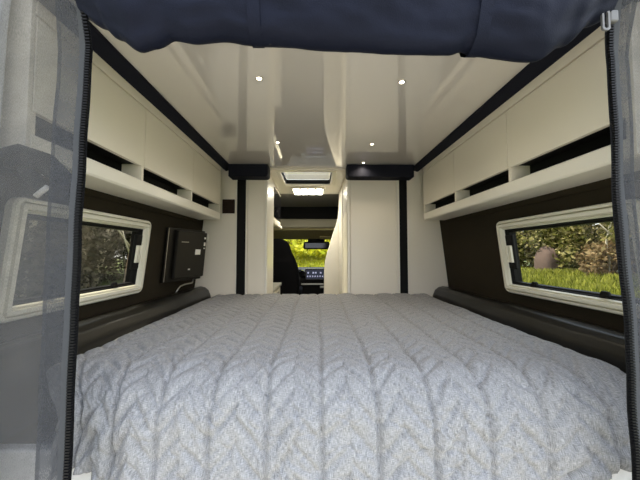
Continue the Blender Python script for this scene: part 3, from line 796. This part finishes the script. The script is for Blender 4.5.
# left side: shaded trees
G = 'shaded trees beyond the left window'
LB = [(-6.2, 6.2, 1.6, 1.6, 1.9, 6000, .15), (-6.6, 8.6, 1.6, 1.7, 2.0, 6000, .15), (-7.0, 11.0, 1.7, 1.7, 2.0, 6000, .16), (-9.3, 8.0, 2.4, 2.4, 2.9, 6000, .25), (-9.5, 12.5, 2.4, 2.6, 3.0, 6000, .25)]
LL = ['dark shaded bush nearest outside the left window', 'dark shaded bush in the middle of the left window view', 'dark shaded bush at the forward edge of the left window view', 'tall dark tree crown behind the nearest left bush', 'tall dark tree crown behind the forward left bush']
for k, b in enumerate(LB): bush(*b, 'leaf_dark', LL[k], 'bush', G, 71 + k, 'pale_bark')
r = thing('slanting_tree', 'thin slanting pale tree trunk outside the left window', 'tree', (-4.6, 7.0, bank(-4.6, 7.0)))
z = bank(-4.6, 7.0)
MB().tube([(-4.6, 6.9, z - .1), (-4.55, 7.1, z + .9), (-4.6, 7.35, z + 1.7), (-4.5, 7.7, z + 2.6), (-4.5, 7.9, z + 3.4)], [.08, .07, .06, .05, .03], 9).obj('trunk', 'bark', r, smooth=True)
for q in ((.5, .6), (-.55, .9), (.3, 1.3), (-.3, .4)):
    MB().tube([(-4.56, 7.2, z + 1.2 + q[1] * .4), (-4.5, 7.2 + q[0], z + 1.5 + q[1] * .5), (-4.45, 7.2 + q[0] * 1.9, z + 1.9 + q[1] * .6)], [.025, .018, .008], 7).obj('branch', 'pale_bark', r, smooth=True)

# ahead: bright foliage through the windscreen
G = 'bright bushes ahead of the van'
for k, (x, y) in enumerate(((-3.2, 12.5), (-.9, 11.4), (1.4, 12.2), (3.8, 12.6))):
    bush(x, y, 1.6, 1.3, 1.0, 5500, .20, 'leaf_yellow', ['bright yellow green bush ahead behind the driver seat', 'bright yellow green bush ahead beside the seat headrest', 'bright yellow green bush ahead below the mirror', 'bright yellow green bush ahead behind the curved panel'][k], 'bush', G, 101 + k, sink=.3)
tag(blades(22000, lambda r_: (r_.uniform(-3, 3.5), r_.uniform(7.5, 14)), .10, .24, 5).obj('grass', 'leaf_yellow'), 'bright grass ahead of the van beyond the windscreen', 'grass', kind='stuff')

# ------------------------------------------------------------------ light
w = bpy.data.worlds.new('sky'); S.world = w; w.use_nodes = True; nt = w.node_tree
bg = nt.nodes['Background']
tc = nt.nodes.new('ShaderNodeTexCoord'); sp = nt.nodes.new('ShaderNodeSeparateXYZ'); nt.links.new(tc.outputs['Generated'], sp.inputs[0])
rp = nt.nodes.new('ShaderNodeValToRGB'); rp.color_ramp.elements[0].position = 0; rp.color_ramp.elements[0].color = (.86, .91, 1, 1)
rp.color_ramp.elements[1].position = 1; rp.color_ramp.elements[1].color = (.36, .55, .92, 1)
nt.links.new(sp.outputs['Z'], rp.inputs[0])
cn = nt.nodes.new('ShaderNodeTexNoise'); cn.inputs['Scale'].default_value = 2.6; cn.inputs['Detail'].default_value = 6
nt.links.new(tc.outputs['Generated'], cn.inputs['Vector'])
cr = nt.nodes.new('ShaderNodeMapRange'); cr.inputs[1].default_value = .45; cr.inputs[2].default_value = .62; nt.links.new(cn.outputs['Fac'], cr.inputs[0])
mx = nt.nodes.new('ShaderNodeMix'); mx.data_type = 'RGBA'; mx.inputs[7].default_value = (1, 1, 1, 1)
nt.links.new(cr.outputs[0], mx.inputs[0]); nt.links.new(rp.outputs[0], mx.inputs[6]); 
gx = nt.nodes.new('ShaderNodeMapRange'); gx.inputs[1].default_value = -1; gx.inputs[2].default_value = 1   # gradient added to the sky, brighter right, to light the left lockers more
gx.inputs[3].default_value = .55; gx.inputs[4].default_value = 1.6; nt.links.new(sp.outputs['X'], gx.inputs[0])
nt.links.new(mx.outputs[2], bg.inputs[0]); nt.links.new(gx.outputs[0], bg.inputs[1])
sun = lamp('sun', 'SUN', (0, 0, 10), 3.6, (1, .93, .78), angle=.01)
sun.rotation_euler = Vector((-.36, .05, .93)).to_track_quat('Z', 'Y').to_euler()

# ------------------------------------------------------------------ camera and view
f = 290.; cam = bpy.data.cameras.new('camera'); cam.sensor_width = 36; cam.lens = f / 640 * 36; cam.clip_start = .02
co = bpy.data.objects.new('camera', cam); COL.objects.link(co)
co.rotation_euler = (PI / 2 + math.atan(13 / f), 0, -math.atan(4 / f)); S.camera = co
S.view_settings.view_transform = 'Standard'; S.view_settings.look = 'None'
S.view_settings.gamma = 1; S.view_settings.use_curve_mapping = False
S.view_settings.exposure = 1.45
S.cycles.use_denoising = True
S.cycles.max_bounces = 10; S.cycles.diffuse_bounces = 6; S.cycles.transparent_max_bounces = 12
S.cycles.sample_clamp_indirect = 6
